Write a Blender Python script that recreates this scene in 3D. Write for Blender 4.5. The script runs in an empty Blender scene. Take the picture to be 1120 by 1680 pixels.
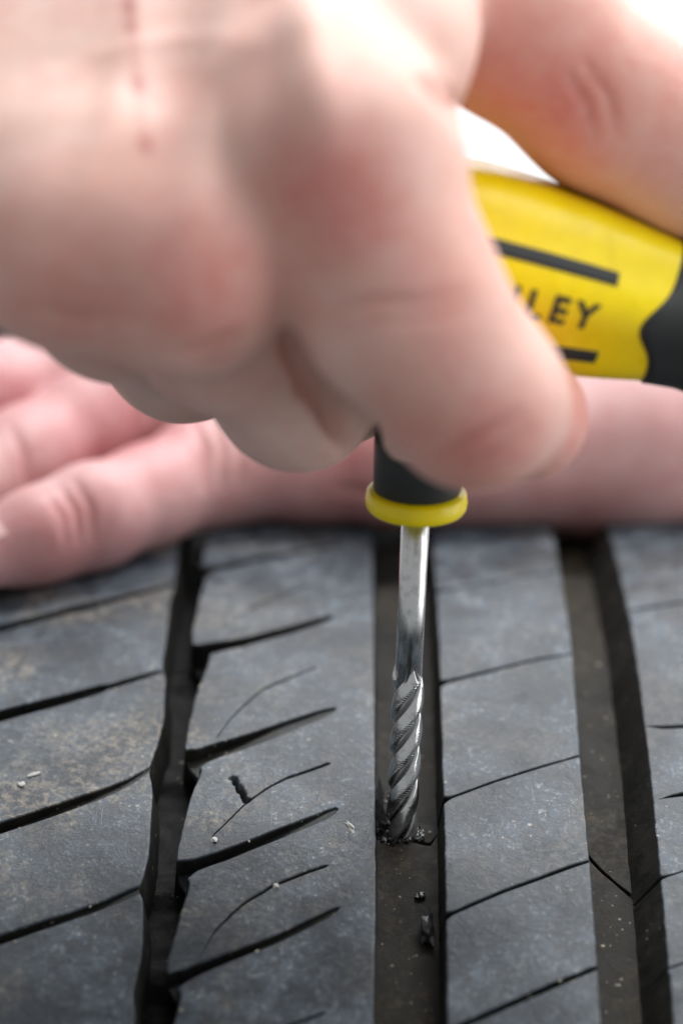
import bpy, bmesh, math
import numpy as np
from mathutils import Matrix, Vector

rng = np.random.default_rng(7)
scene = bpy.context.scene
MM = 0.001

# ------------------------------------------------------------------ camera
R_TYRE = 310.0                    # mm, outer radius of the tread
D_CAM, ELEV = 460.0, math.radians(20.0)
TILT = math.radians(20.0)         # tread normal at the working point leans to the camera
PX_W, PX_H = 1120.0, 1680.0
F_PX = D_CAM / 0.0858
cam_pos = np.array([0.0, -D_CAM * math.cos(ELEV), D_CAM * math.sin(ELEV)])
pitch = ELEV - math.atan(500.0 / F_PX)
yaw = math.atan(52.0 / F_PX)
cam_rot = Matrix.Rotation(yaw, 3, 'Z') @ Matrix.Rotation(math.pi / 2 - pitch, 3, 'X')
CR = np.array(cam_rot)
cam_data = bpy.data.cameras.new('camera')
cam_data.sensor_fit = 'VERTICAL'
cam_data.sensor_height = 36.0
cam_data.sensor_width = 24.0
cam_data.lens = 36.0 * F_PX / PX_H
cam_data.clip_start, cam_data.clip_end = 0.01, 50.0
cam = bpy.data.objects.new('camera', cam_data)
cam.matrix_world = Matrix.Translation(Vector(cam_pos * MM)) @ cam_rot.to_4x4()
scene.collection.objects.link(cam)
scene.camera = cam
cam_data.dof.use_dof = True
cam_data.dof.focus_distance = 0.4565
cam_data.dof.aperture_fstop = 8.6
cam_data.dof.aperture_blades = 0

# ------------------------------------------------------------------ world, lamps, exposure
world = bpy.data.worlds.new('World')
scene.world = world
world.use_nodes = True
bg = world.node_tree.nodes['Background']
bg.inputs['Color'].default_value = (0.97, 0.985, 1.0, 1)
bg.inputs['Strength'].default_value = 0.34


def area_lamp(name, loc, target, size, power, color):
    l = bpy.data.lights.new(name, 'AREA')
    l.shape = 'RECTANGLE'
    l.size, l.size_y = size
    l.energy = power
    l.color = color
    o = bpy.data.objects.new(name, l)
    o.location = loc
    o.rotation_euler = (Vector(target) - Vector(loc)).to_track_quat('-Z', 'Y').to_euler()
    scene.collection.objects.link(o)
    return o


area_lamp('overhead_softbox', (0.40, -0.10, 0.80), (0.0, -0.02, 0.05), (0.75, 0.7), 5.0, (1.0, 0.985, 0.97))
area_lamp('side_softbox', (0.85, -0.05, 0.10), (0.0, 0.0, 0.04), (0.8, 0.9), 3.8, (1.0, 0.99, 0.98))
area_lamp('wall_washer', (0.5, 0.75, 1.5), (0.3, 1.6, 0.5), (1.6, 0.5), 75.0, (1.0, 1.0, 1.0))

scene.view_settings.view_transform = 'Standard'
scene.view_settings.look = 'None'
scene.view_settings.gamma = 1.0
scene.view_settings.exposure = 0.15
scene.view_settings.use_curve_mapping = False
scene.cycles.use_denoising = True
scene.cycles.max_bounces = 8
scene.cycles.caustics_reflective = False
scene.cycles.caustics_refractive = False

# ------------------------------------------------------------------ geometry helpers
N0 = np.array([0.0, -math.sin(TILT), math.cos(TILT)])
T0 = np.array([0.0, math.cos(TILT), math.sin(TILT)])
AXIS = -R_TYRE * N0               # a point of the wheel axis (axis runs along X)


def at(px, py, d):
    """photograph pixel and depth along the optical axis (mm) -> world point (mm)"""
    c = np.array([(px - 560.0) * d / F_PX, -(py - 840.0) * d / F_PX, -d])
    return cam_pos + CR @ c


def depth_of(p):
    return -(CR.T @ (np.asarray(p) - cam_pos))[2]


def tread_hit(px, py, off=0.0):
    """depth where the view ray first meets the cylinder R+off (or its tangent point)"""
    a = at(px, py, 1.0) - cam_pos
    o = (cam_pos - AXIS)[1:]
    v = a[1:]
    A = v @ v
    B = o @ v
    C = o @ o - (R_TYRE + off) ** 2
    disc = B * B - A * C
    if disc < 0:
        return -B / A
    return (-B - math.sqrt(disc)) / A


def uv(px, py, off=0.0):
    p = at(px, py, tread_hit(px, py, off))
    q = p - AXIS
    ang = math.atan2(q @ T0, q @ N0)
    return p[0], ang * R_TYRE


CROWN = 900.0


def on_tyre(u, v, h):
    """tread coordinates (mm): u across, v round the wheel, h height above the tread"""
    u = np.asarray(u, float); v = np.asarray(v, float)
    r = R_TYRE + h - 0.5 * np.maximum(np.abs(u) - 30.0, 0) ** 2 / CROWN
    a = v / R_TYRE
    return np.stack([u + 0 * a,
                     AXIS[1] + r * (np.cos(a) * N0[1] + np.sin(a) * T0[1]),
                     AXIS[2] + r * (np.cos(a) * N0[2] + np.sin(a) * T0[2])], -1)


def link_mesh(name, verts, faces, mat, parent=None, smooth=True):
    me = bpy.data.meshes.new(name)
    me.from_pydata((np.asarray(verts) * MM).tolist(), [], [list(map(int, f)) for f in faces])
    me.materials.append(mat)
    if smooth:
        me.polygons.foreach_set('use_smooth', [True] * len(me.polygons))
    me.update()
    o = bpy.data.objects.new(name, me)
    scene.collection.objects.link(o)
    if parent is not None:
        o.parent = parent
    return o


def tag(o, label, cat=None, group=None, kind=None):
    if label: o['label'] = label
    if cat: o['category'] = cat
    if group: o['group'] = group
    if kind: o['kind'] = kind
    return o


def empty(name, loc=(0, 0, 0)):
    o = bpy.data.objects.new(name, None)
    o.empty_display_size = 0.01
    scene.collection.objects.link(o)
    return o


def grid_faces(n, m, base=0, wrap=False):
    """quads of an n x m vertex grid, m the fast index"""
    out = []
    mm = m if wrap else m - 1
    for i in range(n - 1):
        for j in range(mm):
            k = (j + 1) % m
            out.append((base + i * m + j, base + i * m + k, base + (i + 1) * m + k, base + (i + 1) * m + j))
    return out


def frame_axis(d):
    d = np.asarray(d, float); d = d / np.linalg.norm(d)
    ref = np.array([0, -1.0, 0]) if abs(d[1]) < 0.9 else np.array([1.0, 0, 0])
    x = ref - d * (ref @ d); x /= np.linalg.norm(x)
    return x, np.cross(d, x), d


def lathe(name, p, d, prof, mat, parent, seg=64, shape=None):
    """prof: list of (along, radius) from p in direction d; ends closed"""
    x, y, d = frame_axis(d)
    th = np.linspace(0, 2 * np.pi, seg, endpoint=False)
    V, Fc = [], []
    for a, r in prof:
        rr = r if shape is None else r * shape(th)
        V.append(p + d * a + np.outer(np.cos(th) * rr, x) + np.outer(np.sin(th) * rr, y))
    V = np.concatenate(V)
    Fc = [f[::-1] for f in grid_faces(len(prof), seg, 0, True)]
    Fc = [(a, b, c, e) for (a, b, c, e) in grid_faces(len(prof), seg, 0, True)]
    Fc.append(tuple(range(seg))[::-1])
    n = (len(prof) - 1) * seg
    Fc.append(tuple(range(n, n + seg)))
    o = link_mesh(name, V, Fc, mat, parent)
    return o


# ------------------------------------------------------------------ materials
def new_mat(name):
    m = bpy.data.materials.new(name)
    m.use_nodes = True
    nt = m.node_tree
    b = nt.nodes['Principled BSDF']
    return m, nt, b


def nd(nt, t, **kw):
    n = nt.nodes.new(t)
    for k, v in kw.items():
        setattr(n, k, v)
    return n


def noise(nt, vec, scale, detail=4.0, rough=0.55, dist=0.0):
    n = nd(nt, 'ShaderNodeTexNoise')
    n.inputs['Scale'].default_value = scale
    n.inputs['Detail'].default_value = detail
    n.inputs['Roughness'].default_value = rough
    n.inputs['Distortion'].default_value = dist
    if vec is not None: nt.links.new(vec, n.inputs['Vector'])
    return n


def ramp(nt, fac, stops):
    r = nd(nt, 'ShaderNodeValToRGB')
    els = r.color_ramp.elements
    els[0].position, els[0].color = stops[0][0], (*stops[0][1], 1) if len(stops[0][1]) == 3 else stops[0][1]
    els[1].position, els[1].color = stops[1][0], (*stops[1][1], 1)
    for p, c in stops[2:]:
        e = els.new(p); e.color = (*c, 1)
    nt.links.new(fac, r.inputs['Fac'])
    return r


def mix(nt, fac, a, b, kind='MIX'):
    m = nd(nt, 'ShaderNodeMix', data_type='RGBA', blend_type=kind)
    for s, v in ((0, fac), (6, a), (7, b)):
        if isinstance(v, (int, float)):
            m.inputs[s].default_value = v
        elif isinstance(v, tuple):
            m.inputs[s].default_value = (*v, 1)
        else:
            nt.links.new(v, m.inputs[s])
    return m.outputs[2]


def math_n(nt, op, a, b=None, clamp=False):
    m = nd(nt, 'ShaderNodeMath', operation=op, use_clamp=clamp)
    for i, v in enumerate((a, b)):
        if v is None: continue
        if isinstance(v, (int, float)): m.inputs[i].default_value = v
        else: nt.links.new(v, m.inputs[i])
    return m.outputs[0]


W1 = (1, 1, 1); B0 = (0, 0, 0)


def rubber_mat(name, low, high, dust, mud_col, mud_amt, rings=(), rough=(0.42, 0.62), mud_x=None, spec=0.3, speck=0.8):
    m, nt, b = new_mat(name)
    L = nt.links
    co = nd(nt, 'ShaderNodeTexCoord').outputs['Object']
    big = noise(nt, co, 70, 5, 0.6, 0.5).outputs['Fac']
    mid = noise(nt, co, 330, 6, 0.68, 0.6).outputs['Fac']
    fine = noise(nt, co, 1300, 6, 0.75, 0.3).outputs['Fac']
    grain = noise(nt, co, 3600, 3, 0.7).outputs['Fac']
    base = ramp(nt, mid, [(0.36, low), (0.66, high)]).outputs['Color']
    base = mix(nt, ramp(nt, big, [(0.40, (0.85,) * 3), (0.58, B0)]).outputs['Color'], base, tuple(c * 0.75 for c in low))
    # pale scuffs: short strokes stretched in two directions
    scuff = None
    for ang, sc in ((0.6, (1500, 190, 700)), (-0.9, (1300, 170, 600))):
        mp = nd(nt, 'ShaderNodeMapping')
        mp.inputs['Rotation'].default_value = (0.35, 0, ang)
        mp.inputs['Scale'].default_value = sc
        L.new(co, mp.inputs['Vector'])
        q = ramp(nt, noise(nt, mp.outputs[0], 1.0, 3, 0.6, 0.8).outputs['Fac'], [(0.63, B0), (0.72, W1)]).outputs['Color']
        scuff = q if scuff is None else math_n(nt, 'ADD', scuff, q, True)
    gate = ramp(nt, big, [(0.44, (0.1,) * 3), (0.60, W1)]).outputs['Color']
    base = mix(nt, math_n(nt, 'MULTIPLY', math_n(nt, 'MULTIPLY', scuff, gate), 0.35), base, dust)
    # crisp pale speckle
    sp = ramp(nt, fine, [(0.54, B0), (0.64, W1)]).outputs['Color']
    g2 = ramp(nt, mid, [(0.43, (0.10,) * 3), (0.56, W1)]).outputs['Color']
    g3 = ramp(nt, big, [(0.40, (0.22,) * 3), (0.62, W1)]).outputs['Color']
    base = mix(nt, math_n(nt, 'MULTIPLY', math_n(nt, 'MULTIPLY', math_n(nt, 'MULTIPLY', sp, g2), g3), speck), base, dust)
    # brown road dirt in granular clusters
    nm = noise(nt, co, 48, 4, 0.6, 0.4).outputs['Fac']
    r4 = ramp(nt, nm, [(0.47, B0), (0.60, W1)]).outputs['Color']
    r5 = ramp(nt, noise(nt, co, 800, 6, 0.75, 0.5).outputs['Fac'], [(0.46, B0), (0.66, W1)]).outputs['Color']
    mudf = math_n(nt, 'MULTIPLY', math_n(nt, 'MULTIPLY', r4, r5), mud_amt)
    if mud_x is not None:
        sx = nd(nt, 'ShaderNodeSeparateXYZ'); L.new(co, sx.inputs[0])
        mr = nd(nt, 'ShaderNodeMapRange')
        mr.inputs['From Min'].default_value = mud_x[0] * MM
        mr.inputs['From Max'].default_value = mud_x[1] * MM
        mr.inputs['To Min'].default_value = 1.0
        mr.inputs['To Max'].default_value = 0.35
        L.new(sx.outputs[0], mr.inputs['Value'])
        mudf = math_n(nt, 'MULTIPLY', mudf, mr.outputs[0])
    base = mix(nt, mudf, base, mud_col)
    # single light grains
    for sc, th_, col in ((260, 0.045, (0.42, 0.38, 0.30)), (520, 0.05, (0.40, 0.41, 0.40))):
        vo = nd(nt, 'ShaderNodeTexVoronoi'); vo.inputs['Scale'].default_value = sc
        L.new(co, vo.inputs['Vector'])
        g = ramp(nt, vo.outputs['Distance'], [(th_, W1), (th_ * 2.0, B0)]).outputs['Color']
        base = mix(nt, math_n(nt, 'MULTIPLY', math_n(nt, 'MULTIPLY', g, gate), 0.8), base, col)
    # dried water rings
    for (p, r) in rings:
        dn = nd(nt, 'ShaderNodeVectorMath', operation='DISTANCE')
        wob = nd(nt, 'ShaderNodeVectorMath', operation='MULTIPLY_ADD')
        nz = noise(nt, co, 420, 3, 0.6)
        L.new(nz.outputs['Color'], wob.inputs[0])
        wob.inputs[1].default_value = (0.0020,) * 3
        wob.inputs[2].default_value = tuple(np.asarray(p) * MM - 0.0010)
        L.new(co, dn.inputs[0]); L.new(wob.outputs[0], dn.inputs[1])
        q = math_n(nt, 'ABSOLUTE', math_n(nt, 'SUBTRACT', dn.outputs['Value'], r * MM))
        q = math_n(nt, 'SUBTRACT', 1.0, math_n(nt, 'DIVIDE', q, 0.00024), True)
        q = math_n(nt, 'MULTIPLY', q, math_n(nt, 'MULTIPLY', mid, 1.4))
        base = mix(nt, q, base, (0.010, 0.011, 0.013))
    L.new(base, b.inputs['Base Color'])
    rr = ramp(nt, mid, [(0.35, (rough[0],) * 3), (0.7, (rough[1],) * 3)]).outputs['Color']
    L.new(rr, b.inputs['Roughness'])
    b.inputs['Specular IOR Level'].default_value = spec
    prev = None
    for src, st, dist in ((mid, 0.5, 0.0003), (fine, 0.6, 0.00016), (grain, 0.5, 0.00006)):
        bp = nd(nt, 'ShaderNodeBump'); bp.inputs['Strength'].default_value = st
        bp.inputs['Distance'].default_value = dist
        L.new(src, bp.inputs['Height'])
        if prev is not None: L.new(prev, bp.inputs['Normal'])
        prev = bp.outputs[0]
    L.new(prev, b.inputs['Normal'])
    return m


def plain_mat(name, col, rough=0.4, metal=0.0, spec=0.5, bump=0.0, bscale=500, var=0.0):
    m, nt, b = new_mat(name)
    b.inputs['Base Color'].default_value = (*col, 1)
    b.inputs['Roughness'].default_value = rough
    b.inputs['Metallic'].default_value = metal
    b.inputs['Specular IOR Level'].default_value = spec
    co = nd(nt, 'ShaderNodeTexCoord').outputs['Object']
    n = noise(nt, co, bscale, 4, 0.6)
    if var > 0:
        c = ramp(nt, n.outputs['Fac'], [(0.3, tuple(x * (1 - var) for x in col)), (0.7, tuple(min(1, x * (1 + var)) for x in col))])
        nt.links.new(c.outputs['Color'], b.inputs['Base Color'])
    if bump > 0:
        bb = nd(nt, 'ShaderNodeBump'); bb.inputs['Strength'].default_value = 0.6
        bb.inputs['Distance'].default_value = bump
        nt.links.new(n.outputs['Fac'], bb.inputs['Height'])
        nt.links.new(bb.outputs[0], b.inputs['Normal'])
    return m


def P_on(px, py):
    return at(px, py, tread_hit(px, py))


RINGS = [(P_on(920, 1331), 2.0), (P_on(908, 1284), 1.5), (P_on(868, 1386), 0.9), (P_on(556, 1310), 3.2),
         (P_on(548, 1362), 1.3), (P_on(590, 1372), 1.4), (P_on(785, 1330), 0.7), (P_on(580, 1236), 0.8)]
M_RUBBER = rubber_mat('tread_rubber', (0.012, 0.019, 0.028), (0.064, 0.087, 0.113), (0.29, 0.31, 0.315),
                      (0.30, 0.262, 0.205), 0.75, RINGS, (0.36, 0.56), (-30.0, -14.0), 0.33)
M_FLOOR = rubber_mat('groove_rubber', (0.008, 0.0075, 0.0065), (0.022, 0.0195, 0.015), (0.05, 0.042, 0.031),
                     (0.075, 0.058, 0.036), 0.7, (), (0.55, 0.75), None, 0.15)  # brown dirt, with the weaker light in the grooves darkened into the colour
M_BLACKFLOOR = rubber_mat('black_groove_rubber', (0.003, 0.0035, 0.004), (0.007, 0.008, 0.009), (0.02, 0.02, 0.02),
                          (0.05, 0.04, 0.027), 0.15, (), (0.4, 0.55), None, 0.06, 0.15)  # near-black rubber for the narrow left groove
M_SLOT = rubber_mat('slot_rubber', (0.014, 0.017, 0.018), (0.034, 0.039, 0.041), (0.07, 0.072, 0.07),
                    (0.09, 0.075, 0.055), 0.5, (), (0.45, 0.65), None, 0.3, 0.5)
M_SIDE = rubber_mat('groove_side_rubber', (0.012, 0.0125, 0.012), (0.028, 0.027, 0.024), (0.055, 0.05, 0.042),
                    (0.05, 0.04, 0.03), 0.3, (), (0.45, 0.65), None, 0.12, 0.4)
M_DARK = plain_mat('cut_rubber', (0.006, 0.006, 0.007), 0.6, 0.0, 0.15, bump=0.0004, bscale=900)
M_YELLOW = plain_mat('yellow_plastic', (0.97, 0.77, 0.0), 0.30, var=0.05, bscale=300)
_nt = M_YELLOW.node_tree; _b = _nt.nodes['Principled BSDF']
_co = _nt.nodes.new('ShaderNodeTexCoord').outputs['Object']
_sm = ramp(_nt, noise(_nt, _co, 130, 6, 0.72, 0.8).outputs['Fac'], [(0.52, B0), (0.72, W1)]).outputs['Color']
_lk = _b.inputs['Base Color'].links[0].from_socket
_nt.links.new(mix(_nt, math_n(_nt, 'MULTIPLY', _sm, 0.22), _lk, (0.52, 0.38, 0.02)), _b.inputs['Base Color'])
_nt.links.new(ramp(_nt, noise(_nt, _co, 500, 5, 0.7).outputs['Fac'], [(0.35, (0.24,) * 3), (0.7, (0.45,) * 3)]).outputs['Color'], _b.inputs['Roughness'])
M_BLACK = plain_mat('black_grip', (0.018, 0.023, 0.024), 0.5, bump=0.00005, bscale=2500)
M_INK = plain_mat('black_print', (0.02, 0.02, 0.02), 0.5)
M_CHIP = plain_mat('pale_grit', (0.46, 0.46, 0.44), 0.85, bump=0.0003, bscale=1500)
M_WALL = plain_mat('white_wall', (0.86, 0.86, 0.87), 0.8)
M_CLOTH = plain_mat('navy_cloth', (0.012, 0.018, 0.03), 0.9, bump=0.0003, bscale=3000)


def steel_mat(name, rough, dirt, grime=False):
    m, nt, b = new_mat(name)
    co = nd(nt, 'ShaderNodeTexCoord').outputs['Object']
    mp = nd(nt, 'ShaderNodeMapping'); mp.inputs['Scale'].default_value = (1, 1, 0.05)
    nt.links.new(co, mp.inputs['Vector'])
    n = noise(nt, mp.outputs[0], 2600, 4, 0.7)
    n2 = noise(nt, co, 700, 5, 0.65)
    b.inputs['Metallic'].default_value = 1.0
    rr = ramp(nt, n.outputs['Fac'], [(0.3, (rough * 0.7,) * 3), (0.7, (rough * 1.4,) * 3)])
    nt.links.new(rr.outputs['Color'], b.inputs['Roughness'])
    c = mix(nt, ramp(nt, n2.outputs['Fac'], [(0.5, B0), (0.68, W1)]).outputs['Color'], (0.72, 0.73, 0.73), dirt)
    nt.links.new(c, b.inputs['Base Color'])
    if grime:
        # black rubber dust packed into the flutes
        ag = nd(nt, 'ShaderNodeAttribute', attribute_name='grime').outputs['Fac']
        gf = math_n(nt, 'MULTIPLY', ag, math_n(nt, 'ADD', noise(nt, co, 2200, 4, 0.7).outputs['Fac'], 0.55), True)
        c = mix(nt, gf, c, (0.012, 0.012, 0.012))
        nt.links.new(c, b.inputs['Base Color'])
        nt.links.new(math_n(nt, 'SUBTRACT', 1.0, gf, True), b.inputs['Metallic'])
    bb = nd(nt, 'ShaderNodeBump'); bb.inputs['Strength'].default_value = 0.3; bb.inputs['Distance'].default_value = 0.00006
    nt.links.new(n.outputs['Fac'], bb.inputs['Height'])
    nt.links.new(bb.outputs[0], b.inputs['Normal'])
    return m


M_SHAFT = steel_mat('polished_steel', 0.25, (0.52, 0.54, 0.51))
M_RASP = steel_mat('ground_steel', 0.20, (0.5, 0.51, 0.51), True)


def skin_mat(name, pale, red, brown):
    """skin: pale ground, red where the 'blush' attribute is high, 'mark' for scratches"""
    m, nt, b = new_mat(name)
    co = nd(nt, 'ShaderNodeTexCoord').outputs['Object']
    at1 = nd(nt, 'ShaderNodeAttribute', attribute_name='blush')
    at2 = nd(nt, 'ShaderNodeAttribute', attribute_name='mark')
    n1 = noise(nt, co, 75, 4, 0.6)
    n2 = noise(nt, co, 420, 4, 0.6)
    base = ramp(nt, n1.outputs['Fac'], [(0.35, pale), (0.7, brown)]).outputs['Color']
    n3 = noise(nt, co, 160, 5, 0.65, 0.5)
    f = math_n(nt, 'MULTIPLY', at1.outputs['Fac'], math_n(nt, 'ADD', n2.outputs['Fac'], 0.5), True)
    f = math_n(nt, 'ADD', f, math_n(nt, 'MULTIPLY', ramp(nt, n3.outputs['Fac'], [(0.45, B0), (0.7, W1)]).outputs['Color'], 0.28), True)
    base = mix(nt, f, base, red)
    base = mix(nt, at2.outputs['Fac'], base, (0.42, 0.13, 0.12))
    nt.links.new(base, b.inputs['Base Color'])
    b.inputs['Roughness'].default_value = 0.5
    b.inputs['Specular IOR Level'].default_value = 0.4
    b.inputs['Subsurface Weight'].default_value = 0.28
    b.inputs['Subsurface Radius'].default_value = (1.0, 0.35, 0.2)
    b.inputs['Subsurface Scale'].default_value = 0.0035
    vo = nd(nt, 'ShaderNodeTexVoronoi'); vo.inputs['Scale'].default_value = 900
    nt.links.new(co, vo.inputs['Vector'])
    bb = nd(nt, 'ShaderNodeBump'); bb.inputs['Strength'].default_value = 0.35; bb.inputs['Distance'].default_value = 0.00012
    nt.links.new(vo.outputs['Distance'], bb.inputs['Height'])
    nt.links.new(bb.outputs[0], b.inputs['Normal'])
    return m


M_SKIN = skin_mat('skin', (0.79, 0.56, 0.495), (0.66, 0.27, 0.23), (0.71, 0.45, 0.375))
M_SKIN2 = skin_mat('dimmed_pink_skin', (0.54, 0.34, 0.34), (0.42, 0.13, 0.14), (0.46, 0.25, 0.25))  # same person's skin, pinker, and darkened to stand in for dimmer light
M_NAIL = plain_mat('fingernail', (0.62, 0.40, 0.39), 0.4)

# ------------------------------------------------------------------ background wall
wall = link_mesh('background_wall', [(-2200, 1600, -1200), (2200, 1600, -1200), (2200, 1600, 2200), (-2200, 1600, 2200),
                                     (-2200, 1640, -1200), (2200, 1640, -1200), (2200, 1640, 2200), (-2200, 1640, 2200)],
                 [(0, 1, 2, 3), (7, 6, 5, 4), (0, 4, 5, 1), (1, 5, 6, 2), (2, 6, 7, 3), (3, 7, 4, 0)], M_WALL, None, False)
tag(wall, 'plain bright white wall far behind the tyre', None, None, 'structure')

# ------------------------------------------------------------------ tyre
tyre = empty('tyre')
tag(tyre, 'worn black car tyre filling the foreground, tread facing up', 'tyre')
GROOVE = 5.6                      # tread depth, mm


def smooth_noise(n, amp, step, seed):
    r = np.random.default_rng(seed)
    k = max(4, n // step)
    xs = np.linspace(0, n - 1, k)
    return np.interp(np.arange(n), xs, r.normal(0, amp, k))


def edge_fn(pts, wob=0.04, seed=0):
    """pixel polyline along the wheel -> u(v)"""
    q = np.array([uv(*p) for p in pts])
    q = q[np.argsort(q[:, 1])]
    vv = np.linspace(-160, 330, 1961)
    uu = np.interp(vv, q[:, 1], q[:, 0])
    k = np.hanning(9); k /= k.sum()
    uu = np.convolve(np.pad(uu, 4, mode='edge'), k, 'valid')
    uu += smooth_noise(len(vv), wob, 5, seed)
    return lambda v: np.interp(v, vv, uu)


S_ = np.linspace(0, 1, 90)


class Sep:
    """a slot or sipe across a rib: centre v(s), half width w(s), slot floor depth d(s)"""
    def __init__(self, pts, L, R, depth=(5.0, 5.0), floor=True, off=0.0):
        # pts: (px, py, full height in px)
        q = []
        for (x, y, h) in pts:
            u, v = uv(x, y, off)
            _, v0 = uv(x, y - h / 2, off); _, v1 = uv(x, y + h / 2, off)
            s = (u - L(v)) / (R(v) - L(v))
            q.append((s, v, (v0 - v1) / 2))
        q = np.array(sorted(q))
        s, v, w = q.T
        # smooth curve through the points
        ss = np.linspace(-0.2, 1.2, 281)
        vv = np.interp(ss, s, v)
        a = (v[1] - v[0]) / (s[1] - s[0]); bq = (v[-1] - v[-2]) / (s[-1] - s[-2])
        vv = np.where(ss < s[0], v[0] + a * (ss - s[0]), vv)
        vv = np.where(ss > s[-1], v[-1] + bq * (ss - s[-1]), vv)
        k = np.hanning(15); k /= k.sum()
        vv = np.convolve(np.pad(vv, 7, mode='edge'), k, 'valid')
        vv[:7] = vv[7]; vv[-7:] = vv[-8]
        ww = np.interp(ss, s, w)
        self.ss, self.vv, self.ww = ss, vv, ww * 0.8
        self.depth = depth
        self.floor = floor

    def f(self, s): return np.interp(s, self.ss, self.vv)
    def w(self, s): return np.maximum(np.interp(s, self.ss, self.ww), 0)

    def shifted(self, dv):
        c = object.__new__(Sep)
        c.ss, c.vv, c.ww, c.depth, c.floor = self.ss, self.vv + dv, self.ww, self.depth, self.floor
        return c


BEV = np.array([0.0, 0.04, 0.10, 0.18, 0.30, 0.5])


def block(name, L, R, lo, hi, flare=(0.3, 0.3), label=None, bev=0.26, seed=0, endflare=0.12, h0=0.0, mat=None, nicks=(), res=(64, 26)):
    s_lin = np.linspace(0, 1, res[0])
    wm = abs(float(R(hi.f(0.5)) - L(hi.f(0.5))))
    s = np.unique(np.concatenate([BEV / wm, 1 - BEV / wm, s_lin]))
    ns = len(s)
    a = lo.f(s) + lo.w(s); b = hi.f(s) - hi.w(s)
    b = np.maximum(b, a + 0.02)
    T = b - a
    nt_ = res[1]
    tl = np.linspace(0, 1, nt_)
    offs = BEV[1:]
    k = len(offs)
    rows = []
    for i in range(nt_ + 2 * k):
        if i < k + 1:
            t = np.minimum((BEV[i]) / T, 0.3 * i / (k + 1))
        elif i >= nt_ + k - 1:
            j = nt_ + 2 * k - 1 - i
            t = 1 - np.minimum(BEV[j] / T, 0.3 * j / (k + 1))
        else:
            x = (i - k) / (nt_ - 1)
            t0 = np.minimum(BEV[k] / T, 0.3 * k / (k + 1))
            t = t0 + (1 - 2 * t0) * x
        rows.append(a + T * t)
    V = np.array(rows)                                   # nt x ns
    nT = V.shape[0]
    Sg = np.broadcast_to(s, V.shape)
    Lu, Ru = L(V), R(V)
    U = Lu + (Ru - Lu) * Sg
    h = np.zeros_like(V)

    def roll(d, bw):
        bw = np.maximum(bw, 1e-6)
        x = np.clip(1 - d / bw, 0, 1)
        return bw * (1 - np.sqrt(1 - x * x * 0.98))
    h -= roll(U - Lu, bev + 0 * U)
    h -= roll(Ru - U, bev + 0 * U)
    h -= roll(V - a, np.minimum(bev, lo.w(s) * 0.9) + 0 * V)
    h -= roll(b - V, np.minimum(bev, hi.w(s) * 0.9) + 0 * V)
    # gently uneven wear
    h += 0.05 * np.sin(U * 0.31 + V * 0.17) + 0.035 * np.sin(V * 0.45 - U * 0.2 + 1.3)
    for (nu, nv, ru_, rv_, sk, dp) in nicks:
        q = ((U - nu + sk * (V - nv)) / ru_) ** 2 + ((V - nv) / rv_) ** 2 + 0.25 * np.sin(U * 5) * np.sin(V * 4.1)
        h -= dp * np.clip(1.25 - q, 0, 0.6)
    h += h0
    P = on_tyre(U, V, h).reshape(-1, 3)
    F = grid_faces(nT, ns)
    verts = [P]
    n = len(P)
    idx = np.arange(nT * ns).reshape(nT, ns)
    ring = np.concatenate([idx[0, :], idx[1:, -1], idx[-1, -2::-1], idx[-2:0:-1, 0]])
    ru, rv, rh = U.ravel()[ring], V.ravel()[ring], h.ravel()[ring] - h0
    m = len(ring)
    side = np.concatenate([np.full(ns, 0), np.full(nT - 1, 1), np.full(ns - 1, 2), np.full(nT - 2, 3)])
    sg = np.broadcast_to(s, V.shape).ravel()[ring]
    for q in (0.0, 0.12, 0.5, 1.0):
        du = np.where(side == 1, flare[1] * q, 0) - np.where(side == 3, flare[0] * q, 0)
        du += np.where((side != 1) & (sg > 0.999), flare[1] * q, 0) - np.where((side != 3) & (sg < 0.001), flare[0] * q, 0)
        dv = np.where(side == 0, -np.minimum(endflare, lo.w(sg) * 0.6) * q, 0) + np.where(side == 2, np.minimum(endflare, hi.w(sg) * 0.6) * q, 0)
        hh = (rh + h0) * (1 - q) - (GROOVE + 0.8) * q
        verts.append(on_tyre(ru + du, rv + dv, hh))
    n_top = len(F)
    for r_ in range(3):
        b0 = n + r_ * m
        for j in range(m):
            k2 = (j + 1) % m
            F.append((b0 + j, b0 + m + j, b0 + m + k2, b0 + k2))
    o = link_mesh(name, np.concatenate(verts), F, mat or M_RUBBER, tyre)
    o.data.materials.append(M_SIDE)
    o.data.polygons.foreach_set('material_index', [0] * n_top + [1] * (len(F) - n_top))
    if label: o['label'] = label
    return o


def slot_floor(L, R, sep, smax):
    s = np.linspace(0.0, smax, 40)
    d = np.interp(s, [0, smax * 0.6, smax], [sep.depth[0], sep.depth[1], 0.5])
    V, n = [], len(s)
    for sg in (-1, -0.4, 0.4, 1):
        v = sep.f(s) + sg * (sep.w(s) + 0.25)
        u = L(v) + (R(v) - L(v)) * s
        V.append(on_tyre(u, v, -d + 0.25 * abs(sg)))
    for sg in (1, -1):
        v = sep.f(s) + sg * (sep.w(s) + 0.25)
        u = L(v) + (R(v) - L(v)) * s
        V.append(on_tyre(u, v, -d - 1.0))
    F = grid_faces(6, n) + [(5 * n + j, 5 * n + j + 1, j + 1, j) for j in range(n - 1)]
    o = link_mesh('slot_floor', np.concatenate(V), F, M_SLOT, tyre)
    return o


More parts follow.
